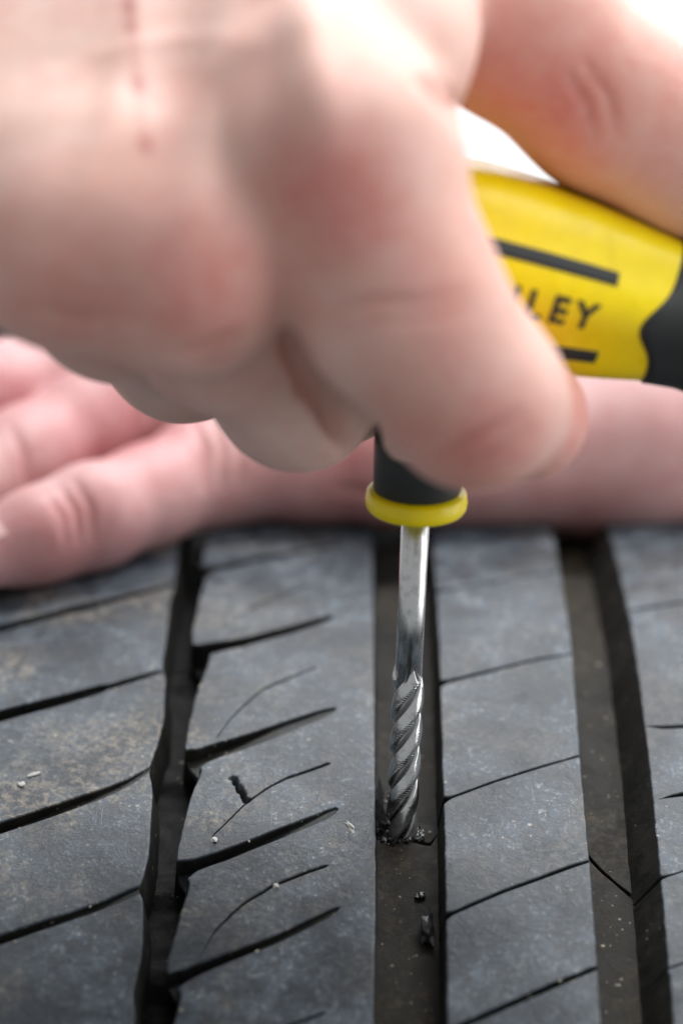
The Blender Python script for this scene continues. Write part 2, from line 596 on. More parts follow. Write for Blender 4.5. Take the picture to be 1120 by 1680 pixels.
# rib outlines traced on the tread
ruR = edge_fn([(609, 864), (613, 1050), (615, 1250), (616, 1460), (612, 1670)], 0.03, 1)
R_shoulder = edge_fn([(296, 860), (291, 900), (287, 962), (279, 985), (272, 1060), (266, 1092), (272, 1112), (269, 1180), (258, 1225),
                      (244, 1262), (250, 1290), (250, 1330), (244, 1410), (228, 1458), (236, 1482), (233, 1560), (218, 1632),
                      (222, 1660), (215, 1740)], 0.05, 2)
L_shoulder = lambda v: -98.0 + 0 * np.asarray(v, float)
L_rib1 = edge_fn([(348, 860), (330, 925), (336, 948), (316, 1030), (314, 1058), (345, 1078), (318, 1150), (303, 1222), (308, 1238), (331, 1262),
                  (308, 1320), (291, 1390), (290, 1415), (312, 1450), (290, 1520), (274, 1580), (276, 1600), (298, 1630), (275, 1720)], 0.05, 3)
L_rib2 = edge_fn([(707, 864), (719, 1050), (725, 1250), (730, 1460), (733, 1670)], 0.035, 4)
R_rib2 = edge_fn([(904, 864), (936, 1050), (951, 1250), (970, 1460), (984, 1670)], 0.03, 5)
L_rib3 = edge_fn([(996, 864), (1038, 1050), (1063, 1250), (1084, 1460), (1103, 1670)], 0.04, 6)
R_rib3 = lambda v: 57.0 + 0 * np.asarray(v, float)

V_FAR, V_NEAR = 270.0, -95.0


def extend(seps, near=True, far=True, pitch_f=None):
    """repeat the outermost slots beyond the frame until the tread strip is covered"""
    seps = sorted(seps, key=lambda q: q.f(0.5))
    step = len(seps) and pitch_f
    lo, hi = list(seps), list(seps)
    out = list(seps)
    n = pitch_f[1]
    while out[0].f(0.5) > V_NEAR:
        out = [q.shifted(-pitch_f[0]) for q in out[:n]] + out
    while out[-1].f(0.5) < V_FAR:
        out = out + [q.shifted(pitch_f[0]) for q in out[-n:]]
    return out


# shoulder blocks (left)
shoulder = [Sep(p, L_shoulder, R_shoulder, (3.2, 2.6)) for p in (
    [(0, 1540, 20), (100, 1508, 18), (170, 1484, 16), (222, 1462, 14)],
    [(0, 1356, 24), (90, 1327, 23), (170, 1301, 20), (215, 1281, 12), (238, 1266, 9)],
    [(0, 1171, 24), (90, 1149, 22), (165, 1129, 18), (175, 1126, 11), (262, 1102, 9)],
    [(0, 1026, 16), (140, 993, 15), (275, 962, 9)],
    [(0, 925, 12), (140, 898, 12), (285, 868, 8)])]
shoulder_all = extend(shoulder, pitch_f=(27.0, 1))
for i in range(len(shoulder_all) - 1):
    block('tread_block', L_shoulder, R_shoulder, shoulder_all[i], shoulder_all[i + 1], (0.3, 0.8))
for q in shoulder_all[:9]:
    slot_floor(L_shoulder, R_shoulder, q, 1.0)

# centre rib with slots that run out in the middle and thin curved sipes between them
rib1 = [Sep(p, L_rib1, ruR, d) for p, d in (
    ([(280, 1606, 38), (300, 1601, 24), (350, 1580, 22), (450, 1541, 20), (538, 1500, 15), (552, 1492, 9), (557, 1490, 0), (612, 1462, 0)], (3.2, 1.6)),
    ([(285, 1594, 0), (326, 1580, 0), (336, 1555, 5), (352, 1528, 7), (400, 1481, 7), (450, 1451, 6), (532, 1421, 5), (540, 1419, 0), (612, 1402, 0)], (5, 5)),
    ([(296, 1427, 36), (318, 1419, 22), (370, 1402, 23), (470, 1363, 22), (535, 1336, 19), (550, 1329, 12), (555, 1326, 0), (612, 1300, 0)], (3.0, 1.3)),
    ([(300, 1396, 0), (345, 1374, 0), (352, 1368, 3), (400, 1321, 4), (440, 1292, 4), (470, 1276, 4.5), (538, 1253, 4), (543, 1252, 0), (612, 1236, 0)], (5, 5)),
    ([(308, 1246, 40), (328, 1240, 27), (400, 1217, 29), (470, 1192, 25), (530, 1171, 18), (546, 1165, 10), (552, 1162, 0), (612, 1143, 0)], (2.4, 0.9)),
    ([(308, 1226, 0), (352, 1217, 0), (358, 1208, 3), (385, 1171, 4), (430, 1131, 4), (512, 1097, 3), (520, 1095, 0), (612, 1075, 0)], (5, 5)),
    ([(318, 1068, 34), (335, 1064, 18), (400, 1053, 17), (480, 1031, 15), (534, 1015, 12), (543, 1013, 9), (546, 1012, 0), (612, 995, 0)], (4.8, 3.5)),
    ([(320, 1043, 0), (370, 1028, 0), (420, 992, 3), (500, 962, 3), (510, 960, 0), (612, 938, 0)], (5, 5)),
    ([(332, 938, 24), (350, 932, 12), (420, 917, 9), (540, 895, 7), (560, 891, 0), (612, 880, 0)], (4.8, 3.5)))]
rib1_all = extend(rib1, pitch_f=(27.0, 2))
for i in range(len(rib1_all) - 1):
    block('tread_block', L_rib1, ruR, rib1_all[i], rib1_all[i + 1], (0.5, 0.25), res=(130, 56),
          nicks=[(*uv(*q), a, c, 0.2, 4.0) for q, a, c in (((382, 1278), 0.6, 0.4), ((386, 1284), 0.4, 0.8), ((393, 1296), 0.5, 1.0), ((399, 1306), 0.35, 0.8), ((404, 1314), 0.5, 0.5))])
for q in rib1_all:
    if q.w(0.2) > 0.5 and q.w(0.95) < 0.05:
        slot_floor(L_rib1, ruR, q, 0.80)

# narrow rib right of the drilled groove, sipes straight across
rib2 = [Sep(p, L_rib2, R_rib2) for p in (
    [(732, 1692, 12), (830, 1650, 11), (900, 1620, 12), (980, 1586, 9)],
    [(733, 1502, 14), (742, 1498, 7), (830, 1460, 6), (940, 1420, 6), (968, 1412, 4)],
    [(727, 1313, 16), (736, 1309, 6), (742, 1307, 3.6), (800, 1286, 3.6), (900, 1254, 3.6), (948, 1240, 3)],
    [(721, 1122, 14), (732, 1118, 7), (800, 1101, 5), (880, 1082, 4), (938, 1072, 3)],
    [(714, 972, 9), (722, 970, 4), (800, 955, 3.4), (922, 935, 3)])]
rib2_all = extend(rib2, pitch_f=(27.0, 1))
for i in range(len(rib2_all) - 1):
    block('tread_block', L_rib2, R_rib2, rib2_all[i], rib2_all[i + 1], (0.95, 0.3))

# rib at the right edge of the picture
rib3 = [Sep(p, L_rib3, R_rib3) for p in (
    [(1092, 1590, 3), (1120, 1580, 3), (1240, 1530, 3)],
    [(1082, 1440, 7), (1095, 1436, 3), (1120, 1428, 2), (1240, 1388, 2)],
    [(1078, 1312, 0), (1100, 1306, 4), (1120, 1302, 7), (1240, 1262, 8)],
    [(1052, 1190, 0), (1085, 1192, 5), (1120, 1190, 6), (1240, 1162, 6)],
    [(1035, 1000, 3), (1120, 985, 4), (1240, 962, 4)])]
rib3_all = extend(rib3, pitch_f=(27.0, 1))
for i in range(len(rib3_all) - 1):
    block('tread_block', L_rib3, R_rib3, rib3_all[i], rib3_all[i + 1], (4.0, 0.3))


# groove floors and the carcass below
def groove_floor(La, Rb, lab, bumps=(), mat=M_FLOOR):
    v = np.concatenate([np.arange(V_NEAR, 60, 0.5), np.arange(60, V_FAR, 2.0)])
    s = np.linspace(0, 1, 26)
    lo = La(v) - 3.0; hi = Rb(v) + 3.0
    U = lo[:, None] + (hi - lo)[:, None] * s
    Vg = np.broadcast_to(v[:, None], U.shape)
    h = -GROOVE - 1.3 + 0.22 * (np.abs(s - 0.5) * 2) ** 4 + 0.04 * np.sin(Vg * 0.9 + U * 1.3) + 0.03 * np.sin(Vg * 2.3 - U)
    for (bv, hw, bh) in bumps:
        h = h + bh * np.clip(1.6 - np.abs(Vg - bv) / hw, 0, 1)
    o = link_mesh('groove_floor', on_tyre(U, Vg, h).reshape(-1, 3), grid_faces(len(v), len(s)), mat, tyre)
    o['label'] = lab
    return o


vb = [uv(266, y, -GROOVE)[1] for y in (1270, 1452, 1600, 1110)]
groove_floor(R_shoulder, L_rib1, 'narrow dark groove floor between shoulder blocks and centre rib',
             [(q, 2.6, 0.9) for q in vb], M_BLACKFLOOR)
gl3 = lambda v: ruR(v) - 0.4
gr3 = lambda v: L_rib2(v) + 0.4
gl4 = lambda v: R_rib2(v) - 0.4
gr4 = lambda v: L_rib3(v) - 2.0


def end_sep(v):
    c = object.__new__(Sep)
    c.ss = np.array([-0.2, 1.2]); c.vv = np.array([v, v]); c.ww = np.array([0.0, 0.0])
    return c


cr3 = Sep([(625, 1372, 2), (668, 1376, 5), (690, 1383, 5), (706, 1386, 5), (715, 1372, 2)], gl3, gr3, off=-GROOVE)
cr4 = Sep([(968, 1410, 8), (985, 1428, 7), (1010, 1450, 5), (1035, 1471, 8), (1052, 1478, 6)], gl4, gr4, off=-GROOVE)
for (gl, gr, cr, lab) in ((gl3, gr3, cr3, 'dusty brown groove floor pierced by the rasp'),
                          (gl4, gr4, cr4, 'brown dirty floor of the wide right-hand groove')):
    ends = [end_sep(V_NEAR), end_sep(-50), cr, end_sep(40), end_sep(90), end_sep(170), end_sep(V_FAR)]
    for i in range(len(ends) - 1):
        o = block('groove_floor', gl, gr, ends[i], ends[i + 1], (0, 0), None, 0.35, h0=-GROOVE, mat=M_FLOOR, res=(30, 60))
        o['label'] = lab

th = np.linspace(0, 2 * np.pi, 181)[:-1]
prof = [(-62, 200), (-108, 215), (-128, 255), (-126, 285), (-112, R_TYRE - 14), (-100, R_TYRE - 9.4), (-60, R_TYRE - 8.4), (0, R_TYRE - 7.6),
        (40, R_TYRE - 8.0), (58, R_TYRE - 8.6), (66, R_TYRE - 16), (76, 285), (80, 255), (66, 215), (30, 200)]
V = []
for (u, r) in prof:
    V.append(np.stack([np.full(180, float(u)), AXIS[1] + r * (np.cos(th) * N0[1] + np.sin(th) * T0[1]),
                       AXIS[2] + r * (np.cos(th) * N0[2] + np.sin(th) * T0[2])], 1))
link_mesh('carcass', np.concatenate(V), [f for f in grid_faces(len(prof), 180, 0, True)], M_FLOOR, tyre)

# ------------------------------------------------------------------ rasp tool
tool = empty('reamer_tool')
tag(tool, 'steel spiral rasp with black and yellow T-handle gripped upright in the tyre groove', 'hand tool')
dE = tread_hit(658, 1366, -GROOVE)
E0 = at(658, 1366, dE)
dTop = dE - 19.0
C0 = at(682, 837, dTop)
tdir = C0 - E0
t_len = np.linalg.norm(tdir); tdir = tdir / t_len
rasp_top = at(669, 1098, dE - 19.0 * (1366 - 1098) / 513.0)
t_rasp = (rasp_top - E0) @ tdir

# rasp: three sharp helical ridges
nz, na = 420, 120
zz = np.linspace(-9.0, t_rasp + 1.2, nz)
an = np.linspace(0, 2 * np.pi, na, endpoint=False)
x, y, d = frame_axis(tdir)
LEAD = 15.5
Zg, Ag = np.meshgrid(zz, an, indexing='ij')
ph = (3 * (Ag - 2 * np.pi * Zg / LEAD) / (2 * np.pi)) % 1.0
saw = np.where(ph < 0.70, 1 - 0.50 * (np.abs(ph / 0.70 - 0.80) / 0.80) ** 1.6, ((1 - ph) / 0.30) ** 1.3 * 0.97) * np.clip(ph / 0.10, 0, 1)
saw = np.clip(saw, 0, 1)
ph2 = (6 * (Ag - 2 * np.pi * Zg / LEAD) / (2 * np.pi)) % 1.0
r0 = 1.28 + 0.97 * saw

# fine cross cuts along the ridges
teeth = 0.5 + 0.5 * np.sin(2 * np.pi * Zg / 0.36 + Ag * 2 + 0.8 * np.sin(Zg * 1.7))
r0 -= 0.075 * teeth * (0.3 + 0.7 * np.abs(np.sin(Zg * 0.9 + 2 * np.sin(Zg * 0.37) + Ag))) * np.exp(-((ph - 0.68) / 0.10) ** 2)
r0 += 0.012 * np.random.default_rng(3).normal(size=r0.shape) * np.clip(saw - 0.4, 0, 1)
env = np.clip((zz + 9) / 7.0, 0.15, 1)
jag = t_rasp - 0.7 + 1.5 * np.sin(3 * an + 0.7) ** 3 + 0.5 * np.sin(7 * an)
topf = np.clip((jag[None, :] - Zg) / 0.7 + 0.5, 0, 1)
r0 = r0 * topf + 1.55 * (1 - topf)
r0 = r0 * env[:, None]
P = E0 + Zg[..., None] * d + (r0 * np.cos(Ag))[..., None] * x + (r0 * np.sin(Ag))[..., None] * y
fc = grid_faces(nz, na, 0, True)
fc.append(tuple(range(na))[::-1])
rasp = link_mesh('rasp_bit', P.reshape(-1, 3), fc, M_RASP, tool)
gr_ = np.clip((0.46 - saw) / 0.3, 0, 1) * (0.55 + 0.45 * np.clip(1 - Zg / 16, 0, 1)) + 0.55 * np.clip(1 - Zg / 5.0, 0, 1)
ga = rasp.data.attributes.new('grime', 'FLOAT', 'POINT')
ga.data.foreach_set('value', np.clip(gr_, 0, 1).ravel().astype(np.float32))

lathe('shaft', E0, tdir, [(t_rasp - 2.5, 1.85), (t_rasp + 8, 1.88), (t_len + 2, 1.9)], M_SHAFT, tool, 64)
lathe('collar', E0, tdir, [(t_len - 0.1, 3.2), (t_len, 6.0), (t_len + 0.25, 6.55), (t_len + 0.7, 6.85), (t_len + 1.6, 6.95), (t_len + 2.6, 6.8),
                           (t_len + 3.0, 6.5), (t_len + 3.2, 5.6)], M_YELLOW, tool, 72)
lathe('stem', E0, tdir, [(t_len + 2.9, 5.7), (t_len + 3.3, 6.0), (t_len + 10, 6.05), (t_len + 20, 6.3), (t_len + 32, 7.5)], M_BLACK, tool, 64)

# crossbar grip
dB = dTop - (853 - 405) / 513.0 * 19.0
Bc = at(690, 405, dB)
bar_end = at(1085, 505, dB + 5.0)
bdir = bar_end - Bc
blen = np.linalg.norm(bdir); bdir = bdir / blen
bx, by, bd = frame_axis(bdir)        # bx points towards the camera
A_ST = np.array([-56, -52, -44, -32, -20, -8, 6, 14, 20, 26, blen, blen + 4, blen + 12, blen + 18, blen + 22, blen + 23.5])
A_R = np.array([6.5, 9.8, 11.4, 10.8, 10.4, 11.8, 13.0, 12.7, 12.1, 11.2, 9.9, 9.6, 10.6, 11.0, 8.8, 5.0])


def bar_r(a): return np.interp(a, A_ST, A_R)


def bar_pt(a, th, dr=0.0):
    """a along the bar, th round it (0 = towards the camera)"""
    a = np.asarray(a, float); th = np.asarray(th, float)
    k = 1.0 + 0.035 * np.cos(6 * th)
    r = (bar_r(a) * k + dr)
    return Bc + a[..., None] * bd + (r * np.cos(th))[..., None] * bx + (r * np.sin(th))[..., None] * by


def cap_edge(th):
    t = ((th + np.pi) % (2 * np.pi)) - np.pi
    tongue = np.exp(-((((t - TH_C) + np.pi) % (2 * np.pi) - np.pi) / 0.34) ** 2)
    w = 0.5 + 0.5 * np.cos(2 * (t - TH_C))
    return blen - 2.2 - 3.0 * tongue - 1.0 * w + 1.0


# 'up' side of the bar seen from the camera
up_s = 1.0 if (by @ (CR @ np.array([0, 1.0, 0]))) > 0 else -1.0
TH_C = -0.13 * up_s
seg = 96
thb = np.linspace(0, 2 * np.pi, seg, endpoint=False)
rows = []
ce = cap_edge(thb)
body_a = np.linspace(0, 1, 60)
for q in body_a:
    rows.append(bar_pt(-44 + (ce + 0.6 + 44) * q, thb))
V = np.concatenate(rows)
grip = link_mesh('grip', V, grid_faces(60, seg, 0, True), M_YELLOW, tool)
rows = []
for q in np.linspace(0, 1, 26):
    a = ce + (blen + 23.5 - ce) * q
    rows.append(bar_pt(a, thb, 0.35 if q > 0 else -0.5))
V = np.concatenate(rows)
fc = grid_faces(26, seg, 0, True); fc.append(tuple(range(25 * seg, 26 * seg)))
link_mesh('end_cap', V, fc, M_BLACK, tool)
rows = []
for q in np.linspace(0, 1, 10):
    rows.append(bar_pt(np.full(seg, -43.0 - 13 * q), thb, 0.3 if q > 0 else -0.5))
V = np.concatenate(rows)
fc = grid_faces(10, seg, 0, True); fc.append(tuple(range(9 * seg, 10 * seg)))
link_mesh('end_cap', V, fc, M_BLACK, tool)


def ang_of(frac):
    """angle round the bar that shows at this height fraction (-1 lower edge, 1 upper edge)"""
    return up_s * math.asin(frac)


def inlay(f0, f1, a0, a1):
    aa = np.linspace(a0, a1, 30)
    tt = np.linspace(ang_of(f0), ang_of(f1), 8)
    G = np.stack([bar_pt(aa, np.full(30, t), 0.28 if 0 < i < 7 else -0.2) for i, t in enumerate(tt)])
    G[:, 0] -= 0; 
    link_mesh('grip_inlay', G.reshape(-1, 3), grid_faces(8, 30), M_BLACK, grip)


inlay(0.26, 0.44, -6.0, 24.2)
inlay(-0.70, -0.54, -6.0, 24.8)

# moulded lettering, wrapped on the grip
fc_ = bpy.data.curves.new('lettering_curve', 'FONT')
fc_.body = 'STANLEY'
fc_.align_x = 'RIGHT'
fc_.size = 4.7
fc_.space_character = 1.42
fc_.offset = 0.16
fc_.extrude = 0.0
to = bpy.data.objects.new('lettering_tmp', fc_)
scene.collection.objects.link(to)
bpy.context.view_layer.update()
tm = to.evaluated_get(bpy.context.evaluated_depsgraph_get()).to_mesh()
tb = bmesh.new(); tb.from_mesh(tm)
bmesh.ops.triangulate(tb, faces=tb.faces)
bmesh.ops.subdivide_edges(tb, edges=[e for e in tb.edges if e.calc_length() > 0.8], cuts=2)
bmesh.ops.triangulate(tb, faces=tb.faces)
tv = np.array([v.co[:] for v in tb.verts]); tf = [[v.index for v in f.verts] for f in tb.faces]
tb.free(); to.to_mesh_clear()
bpy.data.objects.remove(to)
ta = tv[:, 0] + 22.5
tth = up_s * (ang_of(-0.26) * up_s + tv[:, 1] / 11.2)
link_mesh('lettering', bar_pt(ta, tth, 0.12), tf, M_INK, grip, False)


# ------------------------------------------------------------------ hands, sculpted as one smooth surface each
def surface_nets(Fd, org, hs):
    neg = Fd < 0
    nx, ny, nz_ = Fd.shape
    c = np.zeros((nx - 1, ny - 1, nz_ - 1), np.int8)
    corners = [(i, j, k) for i in (0, 1) for j in (0, 1) for k in (0, 1)]
    for (i, j, k) in corners:
        c += neg[i:nx - 1 + i, j:ny - 1 + j, k:nz_ - 1 + k]
    mixed = (c > 0) & (c < 8)
    I = np.argwhere(mixed)
    idx = np.full(mixed.shape, -1, np.int64)
    idx[mixed] = np.arange(len(I))
    acc = np.zeros((len(I), 3)); cnt = np.zeros(len(I))
    for a in corners:
        for ax in range(3):
            if a[ax] == 1: continue
            b = list(a); b[ax] = 1
            fa = Fd[I[:, 0] + a[0], I[:, 1] + a[1], I[:, 2] + a[2]]
            fb = Fd[I[:, 0] + b[0], I[:, 1] + b[1], I[:, 2] + b[2]]
            cr = (fa < 0) != (fb < 0)
            t = np.where(cr, fa / np.where(fa == fb, 1, fa - fb), 0)
            p = np.tile(np.array(a, float), (len(I), 1)); p[:, ax] += t
            acc[cr] += p[cr]; cnt[cr] += 1
    P = (I + acc / np.maximum(cnt, 1)[:, None]) * hs + org
    faces = []
    for ax in range(3):
        sl0 = [slice(None)] * 3; sl1 = [slice(None)] * 3
        sl0[ax] = slice(0, -1); sl1[ax] = slice(1, None)
        ed = neg[tuple(sl0)] != neg[tuple(sl1)]
        E = np.argwhere(ed)
        o1, o2 = [(1, 2), (2, 0), (0, 1)][ax]
        ok = (E[:, o1] > 0) & (E[:, o2] > 0)
        ok &= (E[:, o1] < Fd.shape[o1] - 1) & (E[:, o2] < Fd.shape[o2] - 1)
        E = E[ok]
        s_in = neg[E[:, 0], E[:, 1], E[:, 2]]
        q = []
        for (d1, d2) in ((-1, -1), (0, -1), (0, 0), (-1, 0)):
            e = E.copy(); e[:, o1] += d1; e[:, o2] += d2
            q.append(idx[e[:, 0], e[:, 1], e[:, 2]])
        q = np.stack(q, 1)
        q[~s_in] = q[~s_in][:, ::-1]
        faces.append(q)
    return P, np.concatenate(faces)


def smin(a, b, k):
    h = np.clip(0.5 + 0.5 * (b - a) / k, 0, 1)
    return b + (a - b) * h - k * h * (1 - h)


class Field:
    def __init__(self, lo, hi, hs):
        self.lo = np.array(lo, float); self.hs = hs
        self.n = np.ceil((np.array(hi) - self.lo) / hs).astype(int)
        self.ax = [self.lo[i] + hs * np.arange(self.n[i]) for i in range(3)]

    def blank(self): return np.full(self.n, 60.0, np.float32)

    def cone(self, G, a, b, r1, r2, k, pad=14.0):
        a = np.asarray(a, float); b = np.asarray(b, float)
        mn = np.minimum(a - r1, b - r2) - pad; mx = np.maximum(a + r1, b + r2) + pad
        i0 = np.clip(((mn - self.lo) / self.hs).astype(int), 0, self.n)
        i1 = np.clip(((mx - self.lo) / self.hs).astype(int) + 1, 0, self.n)
        if (i1 <= i0).any(): return
        sl = tuple(slice(i0[i], i1[i]) for i in range(3))
        X = self.ax[0][sl[0]][:, None, None].astype(np.float32) - np.float32(a[0])
        Y = self.ax[1][sl[1]][None, :, None].astype(np.float32) - np.float32(a[1])
        Z = self.ax[2][sl[2]][None, None, :].astype(np.float32) - np.float32(a[2])
        ab = b - a; L2 = max(ab @ ab, 1e-9)
        t = np.clip((X * ab[0] + Y * ab[1] + Z * ab[2]) / L2, 0, 1).astype(np.float32)
        dd = np.sqrt((X - t * ab[0]) ** 2 + (Y - t * ab[1]) ** 2 + (Z - t * ab[2]) ** 2) - (r1 + (r2 - r1) * t)
        G[sl] = smin(G[sl], dd, k)

    def chain(self, pts, k=4.0):
        G = self.blank()
        for p, q in zip(pts[:-1], pts[1:]):
            self.cone(G, p[0], q[0], p[1], q[1], k)
        return G


def J(px, py, d, r):
    """joint: pixel, depth, radius in mm, in camera space (x right, y up, z towards the camera)"""
    return (np.array([(px - 560.0) * d / F_PX, -(py - 840.0) * d / F_PX, -d]), r)


def to_world(P): return cam_pos + P @ CR.T


def attr(o, name, val):
    a = o.data.attributes.new(name, 'FLOAT', 'POINT')
    a.data.foreach_set('value', np.asarray(val, np.float32))


def blush(P, spots):
    v = np.zeros(len(P))
    for (p, r, s) in spots:
        v = np.maximum(v, 1.15 * s * np.exp(-((np.linalg.norm(P - p, axis=1) / (1.35 * r)) ** 2)))
    return v


def relax(P, Q, it=2):
    n = len(P)
    for _ in range(it):
        S = np.zeros_like(P); c = np.zeros(n)
        for a, b in ((0, 1), (1, 2), (2, 3), (3, 0)):
            np.add.at(S, Q[:, a], P[Q[:, b]]); np.add.at(S, Q[:, b], P[Q[:, a]])
            np.add.at(c, Q[:, a], 1); np.add.at(c, Q[:, b], 1)
        P = 0.5 * P + 0.5 * S / np.maximum(c, 1)[:, None]
    return P


def creases(Pc, Q, items, zmin):
    """press skin folds (positive depth) or raise tendons (negative) along lines on the near side"""
    a, b, c, d = (Pc[Q[:, i]] for i in range(4))
    fn = np.cross(c - a, d - b)
    N = np.zeros_like(Pc)
    for i in range(4): np.add.at(N, Q[:, i], fn)
    N /= np.maximum(np.linalg.norm(N, axis=1), 1e-9)[:, None]
    X = Pc[:, 0] / -Pc[:, 2] * F_PX + 560; Y = -Pc[:, 1] / -Pc[:, 2] * F_PX + 840
    disp = np.zeros(len(Pc)); fold = np.zeros(len(Pc))
    for (line, w, dep) in items:
        q = np.array(line, float)
        best = np.full(len(Pc), 1e9); tt = np.zeros(len(Pc))
        L = len(q) - 1
        for i in range(L):
            e = q[i + 1] - q[i]
            t = np.clip(((X - q[i, 0]) * e[0] + (Y - q[i, 1]) * e[1]) / (e @ e), 0, 1)
            dd = np.hypot(X - q[i, 0] - t * e[0], Y - q[i, 1] - t * e[1])
            k = dd < best
            best[k] = dd[k]; tt[k] = ((i + t) / L)[k]
        amt = np.exp(-(best / w) ** 2) * np.sin(np.pi * np.clip(0.12 + 0.76 * tt, 0, 1))
        amt *= (N[:, 2] > 0.05) * (Pc[:, 2] > zmin)
        disp -= dep * amt
        if dep > 0: fold = np.maximum(fold, amt * min(1, dep))
    return Pc + N * disp[:, None], fold


# --- right hand, gripping the bar
HS = 0.7
fl = Field((-66, -12, -500), (66, 118, -350), HS)
idx_c = [J(568, 250, 390, 13.2), J(602, 370, 390, 11.7), J(660, 500, 392, 11.5), J(778, 652, 398, 10.3), J(858, 684, 424, 7.2), J(846, 650, 444, 6.8), J(830, 560, 452, 6.5)]
mid_c = [J(302, 425, 393, 13.0), J(366, 522, 412, 10.8), J(488, 636, 433, 10.1), J(560, 610, 450, 8.8), J(560, 500, 455, 8.2)]
rin_c = [J(112, 392, 397, 12.4), J(186, 482, 420, 10.2), J(300, 565, 444, 9.6), J(400, 570, 454, 8.4), J(420, 470, 450, 8.0)]
pin_c = [J(-80, 320, 402, 11.0), J(0, 395, 412, 8.8), J(110, 455, 430, 8.2), J(200, 470, 446, 7.6), J(230, 420, 455, 7.0)]
thu_c = [J(710, -130, 432, 14), J(845, 30, 424, 12.2), J(980, 150, 428, 10.7), J(1010, 174, 428, 10.8), J(1130, 250, 430, 10.2), J(1210, 325, 432, 8.0)]
fing = None
for c_ in (idx_c, mid_c, rin_c, pin_c, thu_c):
    G = fl.chain(c_, 5.0)
    fing = G if fing is None else smin(fing, G, 1.2)
palm = fl.blank()
wr = [J(500, -330, 448, 15), J(390, -330, 446, 16), J(280, -330, 447, 16), J(170, -320, 450, 15)]
for c_, w_, k in ((idx_c, wr[0], 9), (mid_c, wr[1], 9), (rin_c, wr[2], 9), (pin_c, wr[3], 9)):
    m0 = (c_[0][0], c_[0][1])
    fl.cone(palm, m0[0], w_[0], m0[1] + 0.2, w_[1], k)
# palm behind the knuckles, thenar and the web to the thumb
fl.cone(palm, J(560, 230, 406, 12)[0], J(60, 340, 410, 12)[0], 10, 10, 6)
fl.cone(palm, J(480, 60, 420, 14)[0], J(60, 150, 424, 14)[0], 13, 13, 8)
fl.cone(palm, J(640, 40, 402, 9)[0], J(590, -200, 432, 12)[0], 10.2, 13, 6)
fl.cone(palm, J(655, 80, 398, 9)[0], J(688, 30, 408, 8)[0], 8.4, 6.6, 4)
fl.cone(palm, J(560, 60, 432, 9)[0], J(700, -120, 438, 8)[0], 12, 12, 8)
# hidden flesh added behind the index finger to block light from behind
fl.cone(palm, J(550, 440, 412, 1)[0], J(640, 590, 424, 1)[0], 11, 10, 5)
fl.cone(palm, J(640, 590, 424, 1)[0], J(690, 655, 424, 1)[0], 10, 8.5, 5)
fl.cone(palm, J(640, 400, 424, 1)[0], J(740, 560, 424, 1)[0], 10, 9, 5)
# knuckle heads
for c_, dx, dy, rk in ((idx_c, -40, 0, 9.8), (mid_c, 0, 15, 10.4), (rin_c, 0, 15, 10.2)):
    p = c_[0][0] + np.array([dx * 0.074, -dy * 0.074, 3.4])
    fl.cone(palm, p, p + np.array([-1.0, 8.0, -4.0]), rk, rk - 0.6, 6)
body = smin(palm, fing, 3.5)
# trench carved extra deep to put shade between index and middle finger
gap = fl.blank()
gl_ = [(J(462, 462, 388, 1)[0], 0.4), (J(480, 500, 394, 1)[0], 2.0), (J(508, 545, 404, 1)[0], 4.0), (J(550, 605, 415, 1)[0], 5.4), (J(598, 670, 424, 1)[0], 5.6), (J(628, 720, 430, 1)[0], 5.0)]
for (p0, r0_), (p1, r1_) in zip(gl_[:-1], gl_[1:]):
    fl.cone(gap, p0, p1, r0_, r1_, 1.0)
body = -smin(-body, gap, 2.0)
Pc, Q = surface_nets(body, fl.lo, HS)
Pc = relax(Pc, Q, 2)
Pc, fold = creases(Pc, Q, [([(690, 128), (722, 152), (745, 180), (756, 210)], 11, 1.6), ([(715, 118), (742, 150), (757, 180)], 8, 0.8),
                           ([(556, 508), (610, 494), (690, 496), (760, 480)], 9, 0.55), ([(600, 530), (680, 524), (770, 505)], 8, 0.4),
                           ([(715, 750), (770, 722), (850, 678)], 10, 0.7), ([(735, 770), (800, 744), (870, 700)], 9, 0.45),
                           ([(280, 578), (340, 572), (395, 548)], 10, 0.8), ([(300, 604), (350, 596), (400, 570)], 9, 0.5),
                           ([(60, 500), (120, 520), (180, 520)], 10, 0.5),
                           ([(930, 120), (965, 170), (975, 225)], 10, 0.6), ([(960, 105), (1000, 160), (1010, 220)], 10, 0.6),
                           ([(545, 235), (520, 120), (500, -20)], 40, -0.9), ([(310, 380), (350, 200), (380, -20)], 40, -0.9),
                           ([(120, 350), (190, 180), (240, -20)], 36, -0.7), ([(440, 330), (440, 160), (440, 0)], 45, 0.8),
                           ([(225, 360), (270, 200), (305, 0)], 45, 0.6), ([(60, 140), (170, 90), (290, 60), (420, 70)], 16, -0.2)], -430)
hand = link_mesh('hand', to_world(Pc), Q, M_SKIN)
tag(hand, 'blurred right fist with scratched back, gripping the yellow and black tool handle', 'hand')


def jp(px, py, d): return J(px, py, d, 0)[0]


